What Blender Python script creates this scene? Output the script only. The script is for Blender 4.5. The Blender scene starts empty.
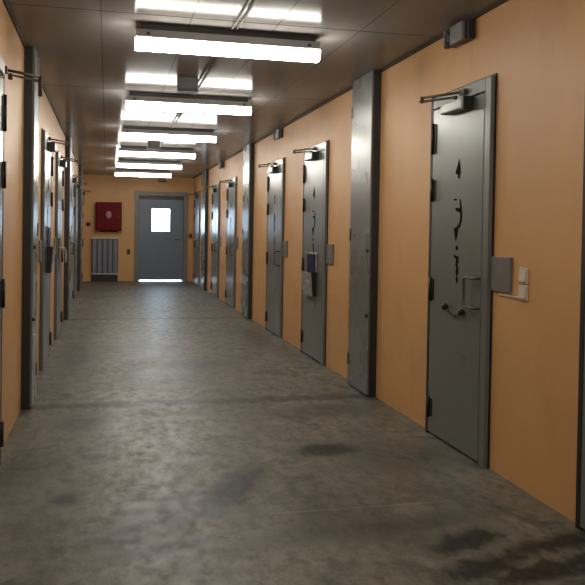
import bpy, bmesh, math, random
from mathutils import Vector, Matrix, Euler
random.seed(7)
S = bpy.context.scene
C = S.collection

# ------------------------------------------------------------------ dimensions (metres)
XL, XR, H = -0.564, 2.019, 2.5          # left wall, right wall, ceiling height
Y0, Y1 = -3.2, 19.0                     # wall behind the viewer, end wall

# ------------------------------------------------------------------ materials
def new_mat(name):
    m = bpy.data.materials.new(name); m.use_nodes = True
    nt = m.node_tree; b = nt.nodes['Principled BSDF']
    return m, nt, b

def N(nt, kind, **kw):
    n = nt.nodes.new(kind)
    for k, v in kw.items():
        setattr(n, k, v)
    return n

def math_n(nt, op, a, b=None, c=None, clamp=False):
    n = N(nt, 'ShaderNodeMath', operation=op, use_clamp=clamp)
    for i, v in enumerate((a, b, c)):
        if v is None: continue
        if isinstance(v, (int, float)): n.inputs[i].default_value = v
        else: nt.links.new(v, n.inputs[i])
    return n.outputs[0]

def mixc(nt, fac, a, b, blend='MIX'):
    n = N(nt, 'ShaderNodeMix', data_type='RGBA', blend_type=blend)
    for sock, v in ((n.inputs[0], fac), (n.inputs[6], a), (n.inputs[7], b)):
        if isinstance(v, (int, float)): sock.default_value = v
        elif isinstance(v, tuple): sock.default_value = (*v, 1)
        else: nt.links.new(v, sock)
    return n.outputs[2]

def noise(nt, vec, scale, detail=4, rough=.55, dist=0.0):
    n = N(nt, 'ShaderNodeTexNoise')
    n.inputs['Scale'].default_value = scale
    n.inputs['Detail'].default_value = detail
    n.inputs['Roughness'].default_value = rough
    n.inputs['Distortion'].default_value = dist
    nt.links.new(vec, n.inputs['Vector'])
    return n.outputs['Fac']

def ramp(nt, fac, lo, hi):
    n = N(nt, 'ShaderNodeMapRange')
    n.inputs[1].default_value = lo; n.inputs[2].default_value = hi
    nt.links.new(fac, n.inputs[0])
    return n.outputs[0]

def scaled(nt, vec, s):
    n = N(nt, 'ShaderNodeMapping'); n.inputs['Scale'].default_value = s
    nt.links.new(vec, n.inputs['Vector'])
    return n.outputs[0]

def pos(nt):
    return N(nt, 'ShaderNodeTexCoord').outputs['Object']

def paint(name, col, rough=.4, metal=0.0, var=.12, scale=6.0, bump=.0, bscale=90, spec=.5, rvar=.1):
    m, nt, b = new_mat(name)
    v = pos(nt)
    f = ramp(nt, noise(nt, v, scale), .3, .7)
    c0 = tuple(x*(1-var) for x in col); c1 = tuple(min(1, x*(1+var)) for x in col)
    nt.links.new(mixc(nt, f, c0, c1), b.inputs['Base Color'])
    f2 = ramp(nt, noise(nt, v, scale*2.3), .3, .7)
    nt.links.new(math_n(nt, 'MULTIPLY_ADD', f2, rvar, rough-rvar/2), b.inputs['Roughness'])
    b.inputs['Metallic'].default_value = metal
    b.inputs['Specular IOR Level'].default_value = spec
    if bump:
        bp = N(nt, 'ShaderNodeBump'); bp.inputs['Strength'].default_value = bump; bp.inputs['Distance'].default_value = .004
        nt.links.new(noise(nt, v, bscale, 3), bp.inputs['Height'])
        nt.links.new(bp.outputs[0], b.inputs['Normal'])
    return m

def wall_mat():
    m, nt, b = new_mat('apricot_wall_paint')
    v = pos(nt)
    f = ramp(nt, noise(nt, v, 1.3, 6), .3, .7)
    c = mixc(nt, f, (.60, .335, .138), (.68, .400, .172))
    sm = ramp(nt, noise(nt, scaled(nt, v, (1, 1, .35)), 3.0, 5), .56, .75)     # faint grubby smears
    c = mixc(nt, math_n(nt, 'MULTIPLY', sm, .22), c, (.33, .17, .075))
    nt.links.new(c, b.inputs['Base Color'])
    b.inputs['Roughness'].default_value = .5
    b.inputs['Specular IOR Level'].default_value = .35
    bp = N(nt, 'ShaderNodeBump'); bp.inputs['Strength'].default_value = .12; bp.inputs['Distance'].default_value = .004
    nt.links.new(noise(nt, v, 60, 3), bp.inputs['Height']); nt.links.new(bp.outputs[0], b.inputs['Normal'])
    return m

def floor_mat():
    m, nt, b = new_mat('worn_sealed_concrete')
    v = pos(nt)
    vs = scaled(nt, v, (1, .55, 1))
    vast = ramp(nt, noise(nt, scaled(nt, v, (1, .7, 1)), .55, 4, .5, .5), .34, .66)
    big = ramp(nt, noise(nt, vs, 2.0, 8, .62, .8), .34, .68)
    mid = ramp(nt, noise(nt, vs, 4.6, 10, .72, .6), .42, .64)
    smudge = ramp(nt, noise(nt, scaled(nt, v, (1, .7, 1)), 3.1, 9, .7, 1.0), .53, .62)
    fine = ramp(nt, noise(nt, vs, 13, 10, .8), .44, .62)
    c = mixc(nt, big, (.095, .089, .071), (.225, .212, .170))
    c = mixc(nt, math_n(nt, 'MULTIPLY', mid, .34), c, (.33, .312, .250))
    c = mixc(nt, math_n(nt, 'MULTIPLY', fine, .62), c, (.070, .065, .050))
    c = mixc(nt, math_n(nt, 'MULTIPLY', smudge, .62), c, (.036, .034, .028))
    c = mixc(nt, math_n(nt, 'MULTIPLY', vast, .35), c, (.095, .088, .068))
    sp = N(nt, 'ShaderNodeSeparateXYZ'); nt.links.new(v, sp.inputs[0])
    # wet, dark spill stains with their own outlines
    wob = noise(nt, v, 4.5, 5, .65); wob2 = noise(nt, vs, 13, 7, .7)
    stains = [(.60, 3.74, .085, .26, -.50, .85), (.08, 3.20, .07, .09, 0, .6), (.34, 3.40, .06, .14, -.5, .55), (.2, 3.1, .16, .05, .2, .5), (1.24, 4.33, .13, .10, .1, .85), (-.17, 3.74, .05, .07, 0, .7),
              (1.45, 2.95, .13, .07, .5, .8), (1.42, 2.70, .16, .06, .35, .85), (1.62, 2.62, .18, .05, .25, .85), (1.78, 2.84, .2, .05, .2, .8), (1.61, 4.16, .22, .22, .3, .35),
              (.81, 7.3, .30, .16, .2, .4), (-.16, 5.24, .10, .16, 0, .45), (1.10, 3.15, .4, .07, .1, .3), (.40, 6.6, .22, .2, .5, .35),
              (1.5, 5.3, .3, .12, .2, .4), (.3, 8.3, .3, .3, .2, .35), (1.75, 8.9, .12, .8, 0, .35), (-.3, 8.0, .1, .6, 0, .35), (0.25, 3.45, .1, .22, -.6, .45)]
    acc = None
    for (sx, sy, rx, ry, an, st) in stains:
        dx = math_n(nt, 'SUBTRACT', sp.outputs['X'], sx); dy = math_n(nt, 'SUBTRACT', sp.outputs['Y'], sy)
        ca, sa = math.cos(an), math.sin(an)
        ux = math_n(nt, 'ADD', math_n(nt, 'MULTIPLY', dx, ca/rx), math_n(nt, 'MULTIPLY', dy, sa/rx))
        uy = math_n(nt, 'ADD', math_n(nt, 'MULTIPLY', dx, -sa/ry), math_n(nt, 'MULTIPLY', dy, ca/ry))
        d = math_n(nt, 'SQRT', math_n(nt, 'ADD', math_n(nt, 'MULTIPLY', ux, ux), math_n(nt, 'MULTIPLY', uy, uy)))
        d = math_n(nt, 'ADD', d, math_n(nt, 'MULTIPLY_ADD', wob, 1.8, -.9))
        d = math_n(nt, 'ADD', d, math_n(nt, 'MULTIPLY_ADD', wob2, 5.0, -2.5))
        k = math_n(nt, 'MULTIPLY', ramp(nt, d, 1.75, .75), st)
        acc = k if acc is None else math_n(nt, 'MAXIMUM', acc, k)
    c = mixc(nt, math_n(nt, 'MULTIPLY', acc, 1.3, clamp=True), c, (.020, .019, .017))
    # joints between the floor slabs
    jn = None
    for jy in (-.0, 5.72, 11.12, 16.4):
        dy = math_n(nt, 'ABSOLUTE', math_n(nt, 'SUBTRACT', math_n(nt, 'ADD', sp.outputs['Y'], math_n(nt, 'MULTIPLY_ADD', wob, .12, -.06)), jy))
        k = ramp(nt, dy, .12, .05)
        jn = k if jn is None else math_n(nt, 'MAXIMUM', jn, k)
    c = mixc(nt, math_n(nt, 'MULTIPLY', math_n(nt, 'MULTIPLY', jn, ramp(nt, noise(nt, v, 6, 4), .15, .45)), .9), c, (.045, .04, .034))
    # a pale drag scratch
    sy = math_n(nt, 'ABSOLUTE', math_n(nt, 'SUBTRACT', sp.outputs['Y'], 3.395))
    sx = math_n(nt, 'MULTIPLY', math_n(nt, 'GREATER_THAN', sp.outputs['X'], .72), math_n(nt, 'LESS_THAN', sp.outputs['X'], 1.56))
    c = mixc(nt, math_n(nt, 'MULTIPLY', math_n(nt, 'MULTIPLY', ramp(nt, sy, .012, .004), sx), .35), c, (.33, .30, .26))
    nt.links.new(c, b.inputs['Base Color'])
    r = math_n(nt, 'MULTIPLY_ADD', fine, .16, .36)
    r = math_n(nt, 'MULTIPLY_ADD', big, .10, r)
    nt.links.new(r, b.inputs['Roughness'])
    b.inputs['Specular IOR Level'].default_value = .30
    bp = N(nt, 'ShaderNodeBump'); bp.inputs['Strength'].default_value = .06; bp.inputs['Distance'].default_value = .002
    nt.links.new(noise(nt, v, 40, 4, .6), bp.inputs['Height']); nt.links.new(bp.outputs[0], b.inputs['Normal'])
    return m

def ceiling_mat():
    m, nt, b = new_mat('glossy_taupe_ceiling_sheet')
    v = pos(nt)
    f = ramp(nt, noise(nt, scaled(nt, v, (3, .5, 1)), 1.2, 5), .3, .7)
    c = mixc(nt, f, (.29, .274, .264), (.35, .333, .320))
    sp = N(nt, 'ShaderNodeSeparateXYZ'); nt.links.new(v, sp.inputs[0])
    seams = None
    yy = math_n(nt, 'PINGPONG', math_n(nt, 'ADD', sp.outputs['Y'], -4.62+50.6), 2.53/2)     # cross joints
    s1 = ramp(nt, yy, .011, .004)
    xx = math_n(nt, 'PINGPONG', math_n(nt, 'ADD', sp.outputs['X'], .564+5.166), .5166/2)    # long joints
    s2 = math_n(nt, 'MULTIPLY', ramp(nt, xx, .007, .002), .55)
    seams = math_n(nt, 'MAXIMUM', s1, s2)
    c = mixc(nt, math_n(nt, 'MULTIPLY', seams, .8), c, (.03, .025, .02))
    nt.links.new(c, b.inputs['Base Color'])
    nt.links.new(math_n(nt, 'MULTIPLY_ADD', ramp(nt, noise(nt, v, 5, 3), .3, .7), .03, .12), b.inputs['Roughness'])
    b.inputs['Specular IOR Level'].default_value = .012
    bp = N(nt, 'ShaderNodeBump'); bp.inputs['Strength'].default_value = .12; bp.inputs['Distance'].default_value = .006
    h = math_n(nt, 'SUBTRACT', math_n(nt, 'MULTIPLY', noise(nt, v, 2.2, 2), .5), math_n(nt, 'MULTIPLY', seams, .4))
    nt.links.new(h, bp.inputs['Height']); nt.links.new(bp.outputs[0], b.inputs['Normal'])
    return m

def steel_mat(name, col, rough=.3, dirt=.35):
    """grey gloss paint on sheet steel: shallow dents, scuffs, rubbed patches"""
    m, nt, b = new_mat(name)
    v = pos(nt)
    f = ramp(nt, noise(nt, v, 1.6, 3, .5), .15, .85)
    c = mixc(nt, f, tuple(x*.86 for x in col), tuple(x*1.12 for x in col))
    sc = ramp(nt, noise(nt, scaled(nt, v, (1, 1, .25)), 14, 4, .6), .50, .85)          # faint vertical rub marks
    c = mixc(nt, math_n(nt, 'MULTIPLY', sc, dirt), c, tuple(x*.6 for x in col))
    nt.links.new(c, b.inputs['Base Color'])
    nt.links.new(math_n(nt, 'MULTIPLY_ADD', ramp(nt, noise(nt, v, 2.5, 2), .15, .85), .08, rough-.04), b.inputs['Roughness'])
    b.inputs['Specular IOR Level'].default_value = .55
    bp = N(nt, 'ShaderNodeBump'); bp.inputs['Strength'].default_value = .25; bp.inputs['Distance'].default_value = .012
    nt.links.new(noise(nt, v, 3.0, 2), bp.inputs['Height']); nt.links.new(bp.outputs[0], b.inputs['Normal'])
    return m

def emit_mat(name, col, strength):
    m, nt, b = new_mat(name)
    v = pos(nt)
    f = ramp(nt, noise(nt, scaled(nt, v, (40, 2, 2)), 2.0, 2), .2, .8)       # prismatic flutes of the cover
    nt.links.new(mixc(nt, f, tuple(x*.95 for x in col), col), b.inputs['Emission Color'])
    b.inputs['Base Color'].default_value = (.85, .85, .82, 1)
    b.inputs['Roughness'].default_value = .4
    b.inputs['Emission Strength'].default_value = strength
    return m

def glass_mat():
    m, nt, b = new_mat('window_glass')
    nt.nodes.remove(b)
    tr = N(nt, 'ShaderNodeBsdfTransparent'); tr.inputs[0].default_value = (.93, .96, .95, 1)
    gl = N(nt, 'ShaderNodeBsdfGlossy'); gl.inputs['Roughness'].default_value = .03
    fr = N(nt, 'ShaderNodeFresnel'); fr.inputs[0].default_value = 1.45
    mx = N(nt, 'ShaderNodeMixShader')
    nt.links.new(fr.outputs[0], mx.inputs[0]); nt.links.new(tr.outputs[0], mx.inputs[1]); nt.links.new(gl.outputs[0], mx.inputs[2])
    nt.links.new(mx.outputs[0], nt.nodes['Material Output'].inputs[0])
    return m

M = dict(
    wall=wall_mat(), floor=floor_mat(), ceiling=ceiling_mat(),
    door=steel_mat('grey_door_enamel', (.152, .168, .160), .30, .08),
    frame=steel_mat('grey_frame_enamel', (.150, .165, .160), .34, .08),
    cabinet=steel_mat('grey_panel_enamel', (.150, .163, .160), .28, .08),
    enddoor=steel_mat('blue_grey_door_enamel', (.150, .185, .250), .42, .08),
    endframe=paint('grey_brown_frame_paint', (.20, .185, .16), .45),
    dark=paint('charcoal_paint_and_shade', (.022, .023, .024), .45),
    gap_dark=paint('black_gap_shade', (.010, .010, .010), .6),
    black=paint('black_enamel', (.012, .012, .012), .4),
    mark=paint('black_paint_marks', (.006, .006, .006), .8, spec=.05),
    silver=paint('closer_silver', (.36, .36, .35), .35, .3),
    armsteel=paint('bronzed_arm_steel', (.11, .080, .048), .5, .0, spec=.2),
    chain=paint('dull_chain_steel', (.10, .10, .095), .4, .6),
    handle=paint('handle_grey', (.085, .086, .08), .35, .2),
    plate=paint('lock_plate_grey', (.160, .155, .145), .42),
    cream=paint('cream_plastic', (.55, .47, .36), .4),
    cream2=paint('pale_cream_plastic', (.63, .55, .44), .35),
    lampbody=paint('lamp_grey_enamel', (.42, .42, .42), .5, spec=.2),
    clip=paint('dark_clip_steel', (.05, .05, .05), .4),
    lamp=emit_mat('lit_lamp_cover', (1.0, .96, .87), 24.0),
    junction=paint('junction_box_grey', (.085, .078, .07), .45),
    conduit=paint('conduit_grey', (.11, .10, .09), .6, spec=.1),
    speaker=paint('grey_unit_plastic', (.17, .165, .17), .5),
    red=paint('hose_cabinet_red', (.135, .004, .008), .5, spec=.12),
    reddark=paint('hose_cabinet_dark_red', (.07, .003, .006), .5, spec=.12),
    emblem=paint('pale_pink_emblem', (.40, .20, .21), .5),
    rad=paint('radiator_blue_grey', (.19, .20, .25), .4),
    raddark=paint('radiator_groove_grey', (.075, .075, .09), .5),
    radtop=paint('radiator_pale_cap', (.45, .44, .42), .4),
    blue=paint('navy_card', (.010, .014, .060), .6, spec=.1),
    pocket=paint('milky_plastic_pocket', (.30, .29, .29), .25),
    band=paint('brown_band_paint', (.060, .042, .024), .6, spec=.1),
    callred=paint('dull_red_plastic', (.12, .025, .015), .45),
    ground=paint('pale_outdoor_paving', (.45, .44, .42), .8),
    sill=paint('pale_threshold_metal', (.55, .55, .55), .35, .5),
    glass=glass_mat(),
)

# ------------------------------------------------------------------ mesh helpers
class MB:
    """collects shapes in one bmesh; tf maps local points to the object's space"""
    def __init__(self, tf=None):
        self.bm = bmesh.new(); self.tf = tf or (lambda p: Vector(p))
    def box(self, lo, hi, bev=0.0, seg=2):
        t = bmesh.new()
        vs = [t.verts.new((x, y, z)) for x in (lo[0], hi[0]) for y in (lo[1], hi[1]) for z in (lo[2], hi[2])]
        for f in ((0,1,3,2), (4,6,7,5), (0,4,5,1), (2,3,7,6), (0,2,6,4), (1,5,7,3)):
            t.faces.new([vs[i] for i in f])
        bmesh.ops.recalc_face_normals(t, faces=t.faces)
        if bev: bmesh.ops.bevel(t, geom=list(t.edges), offset=bev, segments=seg, profile=.5, affect='EDGES')
        self._add(t); return self
    def prism(self, poly, a0, a1, axis=0):
        """polygon in the two other axes, extruded along axis"""
        t = bmesh.new()
        def mk(q, a):
            l = list(q); l.insert(axis, a); return t.verts.new(l)
        A = [mk(q, a0) for q in poly]; B = [mk(q, a1) for q in poly]
        t.faces.new(A); t.faces.new(B[::-1])
        n = len(poly)
        for i in range(n): t.faces.new((A[i], B[i], B[(i+1) % n], A[(i+1) % n]))
        bmesh.ops.recalc_face_normals(t, faces=t.faces)
        self._add(t); return self
    def tube(self, pts, r, n=10, closed=False):
        pts = [Vector(p) for p in pts]; t = bmesh.new(); rings = []
        K = len(pts); ref = None
        for i, p in enumerate(pts):
            if closed: d = pts[(i+1) % K]-pts[i-1]
            else: d = pts[min(i+1, K-1)]-pts[max(i-1, 0)]
            d.normalize()
            if ref is None: ref = Vector((0, 0, 1)) if abs(d.z) < .9 else Vector((0, 1, 0))
            u = d.cross(ref)
            if u.length < 1e-4: u = d.cross(Vector((1, 0, 0)))
            u.normalize(); w = u.cross(d); ref = w
            rr = r[i] if isinstance(r, (list, tuple)) else r
            rings.append([t.verts.new(p+(u*math.cos(2*math.pi*k/n)+w*math.sin(2*math.pi*k/n))*rr) for k in range(n)])
        for i in range(K if closed else K-1):
            a, b = rings[i], rings[(i+1) % K]
            for k in range(n): t.faces.new((a[k], a[(k+1) % n], b[(k+1) % n], b[k]))
        if not closed: t.faces.new(rings[0][::-1]); t.faces.new(rings[-1])
        bmesh.ops.recalc_face_normals(t, faces=t.faces)
        for f in t.faces: f.smooth = len(f.verts) == 4
        self._add(t); return self
    def ball(self, c, r, sc=(1, 1, 1)):
        t = bmesh.new(); bmesh.ops.create_uvsphere(t, u_segments=14, v_segments=10, radius=r)
        for v in t.verts: v.co = Vector((v.co.x*sc[0]+c[0], v.co.y*sc[1]+c[1], v.co.z*sc[2]+c[2]))
        for f in t.faces: f.smooth = True
        self._add(t); return self
    def _add(self, t):
        me = bpy.data.meshes.new('tmp'); t.to_mesh(me); t.free()
        for v in me.vertices: v.co = self.tf(v.co)
        self.bm.from_mesh(me); bpy.data.meshes.remove(me)
    def build(self, name, mat, parent=None, loc=(0, 0, 0)):
        bmesh.ops.recalc_face_normals(self.bm, faces=self.bm.faces)
        me = bpy.data.meshes.new(name); self.bm.to_mesh(me); self.bm.free()
        me.materials.append(mat)
        o = bpy.data.objects.new(name, me); C.objects.link(o); o.location = loc
        if parent: o.parent = parent
        return o

def tag(o, label=None, cat=None, group=None, kind=None):
    if label: o['label'] = label
    if cat: o['category'] = cat
    if group: o['group'] = group
    if kind: o['kind'] = kind
    return o

def empty(name, loc):
    o = bpy.data.objects.new(name, None); C.objects.link(o); o.location = loc
    o.empty_display_size = .1
    return o

# ------------------------------------------------------------------ the room
T = .12
def slab(name, lo, hi, mat, label, cat):
    return tag(MB().box(lo, hi).build(name, mat), label, cat, kind='structure')
slab('floor', (XL-T, Y0-T, -T), (XR+T, Y1+T, 0), M['floor'], 'worn grey concrete corridor floor with dark stains', 'floor')
slab('ceiling', (XL-T, Y0-T, H), (XR+T, Y1+T, H+T), M['ceiling'], 'dark glossy taupe panelled ceiling over the corridor', 'ceiling')
slab('wall_left', (XL-T, Y0-T, 0), (XL, Y1+T, H), M['wall'], 'orange painted wall opposite the numbered door', 'wall')
slab('wall_right', (XR, Y0-T, 0), (XR+T, Y1+T, H), M['wall'], 'orange painted wall with the light switches', 'wall')
slab('wall_back', (XL, Y0-T, 0), (XR, Y0, H), M['wall'], 'orange painted wall behind the viewer', 'wall')
# end wall with the opening of the exit door
FX0, FX1, FZ = .70, 1.835, 2.065
w = MB(); w.box((XL, Y1, 0), (FX0, Y1+T, H)); w.box((FX1, Y1, 0), (XR, Y1+T, H)); w.box((FX0, Y1, FZ), (FX1, Y1+T, H))
tag(w.build('wall_end', M['wall']), 'orange end wall around the exit door', 'wall', kind='structure')
tag(MB().box((-6, Y1+T, -.14), (8, Y1+9, -.02)).build('ground_outside', M['ground']), 'pale paving outside the exit door', 'ground', kind='structure')
for nm, x0, x1, lb in (('band_1', XR-.014, XR, 'thin brown trim where the ceiling meets the switch wall'), ('band_2', XL, XL+.014, 'thin brown trim where the ceiling meets the opposite wall')):
    tag(MB().box((x0, Y0, H-.022), (x1, Y1, H), .003).build(nm, M['band']), lb, 'band', kind='structure')  # brown strip along the ceiling edge

# ------------------------------------------------------------------ cell doors
# local coordinates: n = out of the wall, u = from the lock edge (0) to the hinge edge (W), z up
def side_tf(side):
    return (lambda p: Vector((-p[0], p[1], p[2]))) if side > 0 else (lambda p: Vector((p[0], p[1], p[2])))

DOOR_COUNT = [0]
def cell_door(side, y0, W, door_label, frame_label, plate=True, marks=0, handle='d', chain=True, arm=True, pin=.004, closer=True, hinges=True, elbow=-.215, shift=0.0, spindle=-.42, shoe=-.47):
    tf = side_tf(side); xw = XR if side > 0 else XL
    base = (xw, y0, 0)
    HT = 2.11
    # the fixed frame belongs to the room
    DOOR_COUNT[0] += 1
    fr = empty('door_%d' % DOOR_COUNT[0], base)
    tag(fr, frame_label, 'door frame', kind='structure')
    m = MB(tf)
    m.box((.006, .0, 0), (.0305, .066, HT), .003); m.box((.006, .066, 2.040), (.0305, W-.03, HT), .003)
    m.build('door_frame', M['frame'], fr)
    m = MB(tf); m.box((0, -.009, 0), (.006, W, HT+.014)); m.box((.006, W-.030, 0), (.031, W, HT+.012))  # black sheet and strips stand in for the shade in the door gaps
    m.build('gap_shade', M['gap_dark'], fr)
    if plate:
        m = MB(tf); m.box((0, -.215, .962), (.016, -.013, 1.146), .003)
        lp = m.build('lock_plate', M['plate'], fr)
    # the leaf and all that swings with it
    d = empty('cell_door', (xw + (-.012 if side > 0 else .012), y0+W/2, 0.012))
    tag(d, door_label, 'door', 'grey steel cell doors', kind='thing')
    off = Vector((.012, W/2, .012))
    L = lambda p: tf((p[0]-off.x, p[1]-off.y, p[2]-off.z))
    A, B = .074, W-.032
    MB(L).box((.012, A, .014), (.030, B, 2.032), .003).build('door_leaf', M['door'], d)
    F = .030
    for zc, hh in ((1.852, .19), (1.530, .14), (.912, .15), (.173, .13)) if hinges else ():
        m = MB(L)
        m.tube([(F+.010, W-.052, zc-hh/2), (F+.010, W-.052, zc+hh/2)], .010, 12)
        m.box((F, W-.092, zc-hh/2+.01), (F+.006, W-.058, zc+hh/2-.01), .002)
        m.build('hinge', M['black'], d)
    # door closer
    if closer:
      m = MB(L); m.box((F, W-.56+shift, 1.968), (F+.062, W-.27+shift, 2.030), .008)
      cl = m.build('door_closer', M['silver'], d)
      m = MB(L); m.box((F, W-.59+shift, 1.960), (F+.066, W-.56+shift, 2.034), .004)  # black block stands for the shadow on the closer's near end
      m.build('end_shade', M['black'], cl)
    if arm and closer:
        m = MB(L)
        z = 2.047; e = (F+.155+(.018 if elbow > 0 else 0), W+elbow, z)
        m.tube([(F+.035, W+spindle, 2.028), (F+.035, W+spindle, z+.012)], .012, 10)
        m.prism([(F+.024, W+spindle-.010), (F+.046, W+spindle+.015), (e[0]+.012, e[1]+.010), (e[0]-.008, e[1]+.014)], z, z+.012, 2)
        m.build('closer_arm', M['armsteel'], cl)
        m = MB(L)
        m.tube([(e[0], e[1], z-pin), (e[0], e[1], z+.034)], .011, 10)
        m.tube([(e[0], e[1], z+.028), (F+.014, W+shoe, z+.028)], .0075, 8)
        m.box((F+.004, W+shoe-.04, z+.012), (F+.024, W+shoe+.03, z+.042), .003)
        m.build('fore_arm', M['armsteel'], cl)
    if handle == 'd':
        m = MB(L); h0, h1, z0, z1 = .086, .205, .853, 1.018; q = F+.038
        m.tube([(F, h0, z1), (q-.01, h0, z1), (q, h0+.01, z1), (q, h1-.012, z1), (q, h1, z1-.012), (q, h1, z0+.012), (q, h1-.012, z0), (q, h0+.01, z0), (q-.01, h0, z0), (F, h0, z0)], .0075, 8)
        m.build('pull_handle', M['handle'], d)
    elif handle == 'lever':
        m = MB(L)
        m.box((F, .09, .90), (F+.012, .16, 1.14), .004)
        m.build('handle_plate', M['handle'], d)
        m = MB(L)
        m.tube([(F, .12, 1.03), (F+.05, .12, 1.03), (F+.065, .13, 1.025), (F+.075, .20, 1.0), (F+.078, .24, .95), (F+.078, .245, .86)], .011, 10)
        m.build('bent_lever', M['cream2'], d)
    if chain:
        ku, kv = W-.293, .274
        for uu, zz in ((ku, .825), (kv, .815)):
            m = MB(L); m.tube([(F, uu, zz), (F+.012, uu, zz)], .010, 10); m.ball((F+.020, uu, zz), .021, (.8, 1, 1))
            m.build('knob', M['black'], d)
        m = MB(L)
        P = []
        for i in range(15):
            t = i/14; P.append(Vector((F+.012, ku+(kv-ku)*t, .822-.008*t-.030*4*t*(1-t))))
        for i in range(14):
            c = (P[i]+P[i+1])/2; dv = (P[i+1]-P[i]); ln = dv.length*.72; dv.normalize()
            up = Vector((1, 0, 0)) if i % 2 else dv.cross(Vector((1, 0, 0)))
            ring = [c+dv*ln*math.cos(a)+up*.0055*math.sin(a) for a in [2*math.pi*k/10 for k in range(10)]]
            m.tube(ring, .0022, 6, closed=True)
        m.build('chain', M['chain'], d)
    # black painted marks down the leaf: a 4, a curled stroke, a run of vertical lettering
    if marks:
        uc = W*.483
        def strokes(name, polys):
            m = MB(L)
            for poly in polys: m.prism([(uc-a*.012, b*.01) for a, b in poly], F, F+.0015, 0)   # a: cm to the lock side, b: cm above floor
            m.build(name, M['mark'], d)
        if marks in (1, 2):
            strokes('painted_mark', [[(.6, 170), (1.8, 167), (2.6, 163.6), (2.7, 160.6), (1.9, 160.2), (1.8, 158), (-.3, 158.6), (-.4, 160.6), (-3.0, 161.3), (-2.6, 163.2), (-.6, 166.6)]])
            strokes('painted_mark', [
                [(-1.0, 146.6), (-3.6, 146.8), (-4.6, 146.2), (-3.4, 145.6), (-1.0, 145.7)],
                [(2.0, 146.4), (3.2, 146), (4.4, 142), (5.2, 138), (5.0, 134), (3.4, 130.6), (1.4, 129.2), (-.8, 129.6), (.2, 130.9), (2.0, 132), (3.0, 134.6), (3.0, 137.4), (2.4, 138.6), (-2.2, 139.8), (-2.2, 141.4), (1.2, 141.2), (2.6, 141.0)],
                [(-3.6, 129.2), (-1.0, 130.0), (1.2, 129.0), (.6, 126), (-.6, 122.6), (-1.6, 122), (-2.6, 124.6)]])
            strokes('painted_mark', [
                [(-1.2, 119), (.8, 119.4), (1.4, 117.6), (.4, 116.4), (-1.2, 116.8)],
                [(-3.6, 114.2), (-.6, 113.2), (1.8, 113.2), (2.4, 110), (1.2, 108.5), (2.3, 106), (2.5, 103.6), (1.0, 102), (1.9, 99.6), (1.2, 97.4), (.2, 97.2), (-.6, 99.8), (.1, 101.4), (-.9, 103.6), (-.2, 106), (-1.3, 108.4), (-.4, 111), (-3.2, 112.9)]])
        if marks in (2, 3):
            strokes('painted_mark', [[(-1.4, 90), (1.2, 89), (1.6, 87), (.2, 84.2), (-.8, 86)]]) if marks == 3 else None
        if marks == 3:
            strokes('painted_mark', [[(-1.6, 169), (1.4, 169.4), (2.2, 164), (1.0, 158.4), (-1.4, 159), (-.2, 163)]])
            strokes('painted_mark', [[(-1.8, 147), (1.8, 146), (2.6, 141), (1.0, 136), (2.4, 130), (.6, 124), (-1.6, 125), (-.6, 133), (-2.2, 140)]])
            strokes('painted_mark', [[(-1.2, 119), (1.6, 119), (2.4, 110), (1.2, 101), (-1.2, 100), (.2, 108), (-1.6, 112)]])
    return d

R_ = 'frame of the '
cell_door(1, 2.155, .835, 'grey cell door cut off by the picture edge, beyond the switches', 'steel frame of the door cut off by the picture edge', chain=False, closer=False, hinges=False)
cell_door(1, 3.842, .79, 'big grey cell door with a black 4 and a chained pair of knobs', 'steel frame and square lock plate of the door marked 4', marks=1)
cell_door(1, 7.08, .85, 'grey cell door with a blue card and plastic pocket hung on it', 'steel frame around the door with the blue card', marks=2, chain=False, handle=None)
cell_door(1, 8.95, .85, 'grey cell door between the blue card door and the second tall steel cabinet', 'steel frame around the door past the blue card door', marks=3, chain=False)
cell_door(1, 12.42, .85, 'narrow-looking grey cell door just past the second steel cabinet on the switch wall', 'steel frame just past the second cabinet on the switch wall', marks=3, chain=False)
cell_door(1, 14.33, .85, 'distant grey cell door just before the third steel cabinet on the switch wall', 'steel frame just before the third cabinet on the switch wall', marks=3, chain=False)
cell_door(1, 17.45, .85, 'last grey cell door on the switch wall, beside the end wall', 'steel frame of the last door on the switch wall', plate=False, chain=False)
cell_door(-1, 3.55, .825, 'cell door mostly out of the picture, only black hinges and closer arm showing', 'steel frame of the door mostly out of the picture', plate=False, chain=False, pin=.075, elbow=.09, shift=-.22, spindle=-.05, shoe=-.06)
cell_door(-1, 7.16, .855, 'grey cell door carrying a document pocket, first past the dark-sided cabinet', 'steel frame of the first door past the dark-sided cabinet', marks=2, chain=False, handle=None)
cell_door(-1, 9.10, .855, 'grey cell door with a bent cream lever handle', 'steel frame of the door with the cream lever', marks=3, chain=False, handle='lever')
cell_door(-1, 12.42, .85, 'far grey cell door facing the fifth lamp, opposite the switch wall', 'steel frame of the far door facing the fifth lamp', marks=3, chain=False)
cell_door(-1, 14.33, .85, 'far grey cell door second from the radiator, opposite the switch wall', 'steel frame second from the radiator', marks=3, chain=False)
cell_door(-1, 17.30, .85, 'last grey cell door before the radiator', 'steel frame of the last door before the radiator', plate=False, chain=False)

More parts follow.
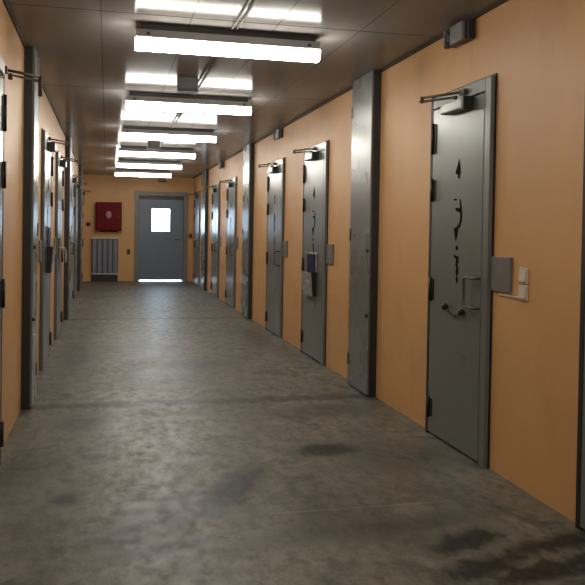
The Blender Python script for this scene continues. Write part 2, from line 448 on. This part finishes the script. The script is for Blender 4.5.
# ------------------------------------------------------------------ full-height steel cabinets
def tall_cabinet(side, y0, y1, label):
    tf = side_tf(side); xw = XR if side > 0 else XL
    o = empty('service_cabinet', (xw, (y0+y1)/2, 0)); tag(o, label, 'cabinet', 'full-height service cabinets')
    W = (y1-y0)/2; D = .070
    L = lambda p: tf(p)
    zt = H-.001
    MB(L).box((0, -W, 0), (D-.016, W, zt), .002).build('casing', M['dark'], o)  # shade of the unlit cabinet sides is put into the charcoal colour
    dr = MB(L).box((D-.016, -W+.012, .014), (D, W, zt-.004), .003).build('cabinet_door', M['cabinet'], o)
    for zc in (.22, 1.24, 2.24):
        m = MB(L); m.tube([(D-.006, W+.004, zc-.05), (D-.006, W+.004, zc+.05)], .009, 10)
        m.box((D, W-.03, zc-.045), (D+.005, W+.002, zc+.045), .0015)
        m.build('hinge', M['black'], dr)
    for zc in (.62, 1.12):
        m = MB(L); m.tube([(D-.002, -W+.045, zc), (D+.010, -W+.045, zc)], .014, 12); m.box((D+.010, -W+.041, zc-.011), (D+.014, -W+.049, zc+.011), .001)
        m.build('cam_lock', M['black'], dr)
    return o
tall_cabinet(1, 5.66, 6.17, 'tall grey steel cabinet nearest the door marked 4, floor to ceiling')
tall_cabinet(1, 10.93, 11.45, 'tall grey steel cabinet halfway down the switch wall')
tall_cabinet(1, 16.05, 16.65, 'tall grey steel cabinet farthest down the switch wall')
tall_cabinet(-1, 5.65, 6.02, 'tall steel cabinet showing its dark side, nearest on the wall opposite the switches')
tall_cabinet(-1, 11.05, 11.55, 'thin sliver of a tall cabinet just past the cream lever door')
tall_cabinet(-1, 16.10, 16.60, 'distant tall cabinet on the wall leading to the radiator')

# ------------------------------------------------------------------ wall speakers high under the ceiling
def wall_unit(side, y, label, d=.075):
    tf = side_tf(side); xw = XR if side > 0 else XL
    o = empty('alarm_unit', (xw, y, 2.378)); tag(o, label, 'wall unit', 'grey alarm units under the ceiling')
    m = MB(tf); m.box((0, -.120, -.005), (d*.66, .145, .10), .006); m.build('housing', M['dark'], o)
    m = MB(tf); m.box((d*.66, -.100, -.012), (d, .065, .096), .008); m.build('front_cover', M['speaker'], o)
    m = MB(tf); m.tube([(d*.66, .098, .040), (d*.66+.012, .098, .040), (d*.66+.022, .098, .040)], [.034, .034, .022], 18); m.build('lens', M['black'], o)
    m = MB(tf)
    m.box((d*.5, .135, -.012), (d, .150, .096), .003); m.build('end_bracket', M['speaker'], o)
    return o
wall_unit(1, 4.22, 'grey alarm box with a dark round lens above the door marked 4')
wall_unit(1, 9.2, 'small dark alarm box high on the wall before the second tall cabinet', .055)
wall_unit(1, 13.95, 'farthest dark alarm box high on the switch wall')

# ------------------------------------------------------------------ light switches and the pocket
def light_switch(z, label):
    o = empty('light_switch', (XR, 3.510, z)); tag(o, label, 'light switch', 'cream light switches')
    tf = side_tf(1)
    MB(tf).box((0, -.042, -.040), (.010, .042, .040), .004).build('back_plate', M['cream'], o)
    m = MB(tf); m.prism([(.010, -.026), (.020, -.026), (.013, .028), (.010, .028)], -.028, .028, 1)
    m.build('rocker', M['cream2'], o)
light_switch(1.058, 'upper of two cream light switches by the lock plate')
light_switch(.974, 'lower of two cream light switches by the lock plate')
m = MB(side_tf(1)); m.box((0, 0, 0), (.008, .20, .012), .002)
tag(m.build('cable_trunking', M['cream'], loc=(XR, 3.555, .940)), 'thin cream cable strip under the square lock plate', 'trunking')

def card_pocket(side, y, label, zb=.63):
    tf = side_tf(side); xw = (XR-.033) if side > 0 else (XL+.033)
    o = empty('document_pocket', (xw, y, zb)); tag(o, label, 'document pocket')
    MB(tf).box((0, -.19, 0), (.006, .19, .42), .002).build('back_panel', M['pocket'], o)
    m = MB(tf)
    m.prism([(.006, .0), (.045, .0), (.062, .23), (.056, .23), (.041, .006), (.006, .006)], -.19, .19, 1)
    m.prism([(.006, .0), (.045, .0), (.062, .23), (.006, .23)], .184, .19, 1)
    m.build('front_pocket', M['pocket'], o)
    m = MB(tf); m.prism([(.0062, .0), (.0465, .0), (.0640, .235), (.0062, .235)], -.196, -.190, 1); m.build('side_cheek', M['black'], o)
    c = MB(tf).box((.010, -.135, .20), (.016, .15, .405), .001).build('card', M['blue'], o)
    c['label'] = 'navy blue card'
    return o
card_pocket(1, 7.50, 'grey plastic pocket holding a navy card, hung on the cell door')
card_pocket(-1, 7.52, 'document pocket hung on the cell door facing the blue card door', .85)

# ------------------------------------------------------------------ ceiling lamps, junction boxes, conduit
lamp_y = [4.86, 7.29, 9.72, 12.06, 14.34, 16.72]
lamp_word = ['nearest and largest', 'second from the viewer', 'third from the viewer', 'fourth from the viewer', 'fifth from the viewer', 'farthest, closest to the exit door']
def ceiling_lamp():
    o = empty('ceiling_lamp', (0, 0, H))
    hl = .575
    m = MB(); m.prism([(-.034, 0), (.034, 0), (.034, -.042), (-.034, -.042)], -hl+.03, hl-.03, 0); m.build('mounting_channel', M['clip'], o)
    m = MB(); m.prism([(-.060, -.040), (.060, -.040), (.062, -.086), (-.062, -.086)], -hl+.004, hl-.004, 0); m.build('lamp_body', M['lampbody'], o)
    m = MB(); m.prism([(-.050, -.0865), (.050, -.0865), (.052, -.115), (.046, -.140), (.032, -.152), (-.032, -.152), (-.046, -.140), (-.052, -.115)], -hl, hl, 0)
    m.build('lamp_cover', M['lamp'], o)
    for sx in (-1, 1):
        x = sx*(hl-.075)
        for sy in (-1, 1):
            MB().box((x-.009, sy*.066-.006, -.082), (x+.009, sy*.066+.006, -.058), .002).build('clip', M['clip'], o)
    return o
def copy_tree(o, parent=None):
    c = o.copy(); C.objects.link(c)
    if parent: c.parent = parent
    for ch in list(o.children): copy_tree(ch, c)
    return c
proto = ceiling_lamp()
fill_lamp_y = [1.9, -1.2]  # unseen lamps added to light the near end of the corridor
for i, y in enumerate(lamp_y + fill_lamp_y):
    o = proto if i == 0 else copy_tree(proto)
    o.location = (.728, y, H)
    lb = 'lit fluorescent ceiling lamp, ' + lamp_word[i] + ' of the row' if i < 6 else 'unseen fluorescent ceiling lamp added to light the near end of the corridor'
    tag(o, lb, 'ceiling lamp', 'row of fluorescent ceiling lamps')

def junction(y, label):
    o = empty('junction_box', (.625, y, H)); tag(o, label, 'junction box', 'ceiling junction boxes')
    MB().box((-.082, -.055, -.105), (.082, .055, 0), .006).build('box_body', M['junction'], o)
    MB().box((-.086, -.059, -.117), (.086, .059, -.105), .004).build('cover', M['junction'], o)
junction(6.45, 'dark box on the ceiling between the nearest and second lamps')
junction(11.2, 'dark box on the ceiling between the third and fourth lamps')
cd = empty('ceiling_conduit', (.745, 0, H)); tag(cd, 'pair of thin conduits running along the ceiling between the lamps', 'conduit')
segs = [Y0+.02] + sorted(lamp_y + fill_lamp_y)
for dx in (-.016, .016):
    m = MB()
    ys = sorted(lamp_y + fill_lamp_y)
    m.tube([(dx, Y0+.02, -.011), (dx, ys[0]-.078, -.009)], .006, 8)
    for a, b in zip(ys[:-1], ys[1:]): m.tube([(dx, a+.078, -.011), (dx, b-.078, -.009)], .006, 8)
    m.build('conduit_tube', M['conduit'], cd)

# ------------------------------------------------------------------ the end wall
DOOR_COUNT[0] += 1
fr = empty('door_%d' % DOOR_COUNT[0], (1.268, Y1, 0)); tag(fr, 'wide grey steel frame of the exit door in the end wall', 'door frame', kind='structure')
m = MB()
for x0, x1 in ((.63, .735), (1.80, 1.905)): m.box((x0-1.268, -.025, 0), (x1-1.268, .10, 2.15), .004)
m.box((.735-1.268, -.025, 2.045), (1.80-1.268, .10, 2.15), .004)
for x0, x1 in ((.733, .765), (1.77, 1.802)): m.box((x0-1.268, .078, 0), (x1-1.268, .10, 2.05))
m.box((.735-1.268, .078, 1.98), (1.80-1.268, .10, 2.05))
m.build('door_frame', M['endframe'], fr)
MB().box((.735-1.268, -.01, 0), (1.80-1.268, .10, .006)).build('threshold', M['sill'], fr)
d = empty('exit_door', (1.268, Y1+.055, .03)); tag(d, 'blue-grey exit door with a small bright window at the corridor end', 'door', kind='thing')
wx0, wx1, wz0, wz1 = 1.045-1.268, 1.470-1.268, 1.20-.03, 1.74-.03
a0, a1, zt = .740-1.268, 1.795-1.268, 2.040-.03
m = MB()
m.box((a0, -.02, .0), (wx0, .02, zt)); m.box((wx1, -.02, .0), (a1, .02, zt)); m.box((wx0, -.02, .0), (wx1, .02, wz0)); m.box((wx0, -.02, wz1), (wx1, .02, zt))
m.build('door_leaf', M['enddoor'], d)
m = MB()
for lo, hi in (((wx0-.022, wz0-.022), (wx1+.022, wz0)), ((wx0-.022, wz1), (wx1+.022, wz1+.022)), ((wx0-.022, wz0), (wx0, wz1)), ((wx1, wz0), (wx1+.022, wz1))):
    m.box((lo[0], -.028, lo[1]), (hi[0], -.020, hi[1]), .002)
m.build('window_bead', M['enddoor'], d)
MB().box((wx0, -.003, wz0), (wx1, .003, wz1)).build('window_pane', M['glass'], d)
MB().box((a0, -.055, zt-.075), (a1, -.021, zt-.005), .006).build('door_closer', M['dark'], d)
m = MB(); m.tube([(a1-.09, -.02, .98), (a1-.09, -.06, .98), (a1-.11, -.065, .98), (a1-.20, -.065, .98)], .010, 10); m.build('lever_handle', M['handle'], d)

hc = empty('hose_cabinet', (.038, Y1, 1.53)); tag(hc, 'dark red fire hose cabinet with a pale oval emblem above the radiator', 'fire hose cabinet')
MB().box((-.297, -.19, -.335), (.297, 0, .335), .008).build('cabinet_body', M['reddark'], hc)
MB().box((-.20, -.012, -.36), (.20, 0, -.336), .003).build('mounting_rail', M['reddark'], hc)
dr = MB().box((-.285, -.205, -.322), (.285, -.190, .322), .006).build('cabinet_door', M['red'], hc)
m = MB(); m.tube([(0, -.205, .04), (0, -.209, .04)], .058, 28); 
for v in m.bm.verts: v.co.z = .04+(v.co.z-.04)*1.5
em = m.build('emblem', M['emblem'], dr); em['label'] = 'pale pink oval emblem'
m = MB(); m.tube([(.235, -.205, .0), (.235, -.225, .0)], .02, 14); m.build('lock_knob', M['dark'], dr)

rd = empty('radiator', (-.042, Y1, 0)); tag(rd, 'blue-grey fluted panel radiator under the red cabinet', 'radiator')
m = MB(); m.box((-.300, -.105, .175), (.300, -.03, 1.0), .006); m.build('back_panel', M['raddark'], rd)
m = MB()
for i in range(5):
    x = -.24+i*.12; m.prism([(x-.046, -.105), (x-.030, -.128), (x+.030, -.128), (x+.046, -.105)], .20, .985, 2)
m.build('fluted_front', M['rad'], rd)
MB().box((-.312, -.135, 1.0), (.312, -.02, 1.035), .006).build('top_grille', M['radtop'], rd)
MB().box((-.305, -.128, .165), (.305, -.03, .20), .005).build('bottom_rail', M['radtop'], rd)
MB().box((-.30, -.09, .0), (.30, -.0, .155), .004).build('dark_base', M['black'], rd)  # black box filling the space below the radiator
m = MB(); m.box((-.2, -.03, .5), (.2, 0, .55)); m.build('wall_bracket', M['raddark'], rd)

m = empty('wall_switch', (.504, Y1, .70)); tag(m, 'small dark switch on the end wall between radiator and exit door', 'switch')  # switch plate with its rocker
MB().box((-.035, -.012, -.06), (.035, 0, .06), .004).build('back_plate', M['band'], m); MB().box((-.018, -.018, -.03), (.018, -.012, .03), .003).build('rocker', M['dark'], m)
m = empty('call_point', (1.965, Y1, 1.10)); tag(m, 'dull red call point beside the exit door frame', 'call point')
MB().box((-.038, -.035, -.055), (.038, 0, .055), .006).build('call_body', M['callred'], m); MB().box((-.022, -.040, -.03), (.022, -.035, .03), .002).build('button', M['reddark'], m)  # call point body with its button
m = empty('call_point', (-.43, Y1, 1.34)); tag(m, 'small brown call point in the corner beside the red cabinet', 'call point')
MB().box((-.05, -.04, -.05), (.05, 0, .05), .006).build('call_body', M['callred'], m); MB().box((-.025, -.045, -.025), (.025, -.04, .025), .002).build('button', M['reddark'], m)
m = empty('emergency_light', (1.27, Y1, 2.41)); tag(m, 'small dark emergency light on the end wall above the exit door', 'emergency light')
MB().box((-.10, -.05, -.035), (.10, 0, .035), .008).build('mounting_base', M['dark'], m); MB().box((-.085, -.062, -.026), (.085, -.05, .026), .005).build('lens', M['handle'], m)

# ------------------------------------------------------------------ daylight outside
Wd = bpy.data.worlds.new('daylight'); S.world = Wd; Wd.use_nodes = True
bg = Wd.node_tree.nodes['Background']; bg.inputs[0].default_value = (.62, .77, 1.0, 1); bg.inputs[1].default_value = 15.0

# ------------------------------------------------------------------ camera
f, yaw, pitch, roll, sy, h = 782.59, .232993, .017210, .016184, -48.23, 1.26346
Fv = Vector((math.sin(yaw)*math.cos(pitch), math.cos(yaw)*math.cos(pitch), -math.sin(pitch)))
Rv = Vector((math.cos(yaw), -math.sin(yaw), 0)); Uv = Rv.cross(Fv)
R2 = Rv*math.cos(roll)+Uv*math.sin(roll); U2 = -Rv*math.sin(roll)+Uv*math.cos(roll)
cam = bpy.data.cameras.new('camera'); co = bpy.data.objects.new('camera', cam); C.objects.link(co)
co.matrix_world = Matrix(((R2.x, U2.x, -Fv.x, 0), (R2.y, U2.y, -Fv.y, 0), (R2.z, U2.z, -Fv.z, h), (0, 0, 0, 1)))
cam.sensor_width = 36; cam.lens = 36*f/585; cam.shift_y = sy/585; cam.clip_start = .05
S.camera = co

S.view_settings.view_transform = 'Standard'; S.view_settings.look = 'None'
S.view_settings.gamma = 1; S.view_settings.use_curve_mapping = False
S.view_settings.exposure = 0.4
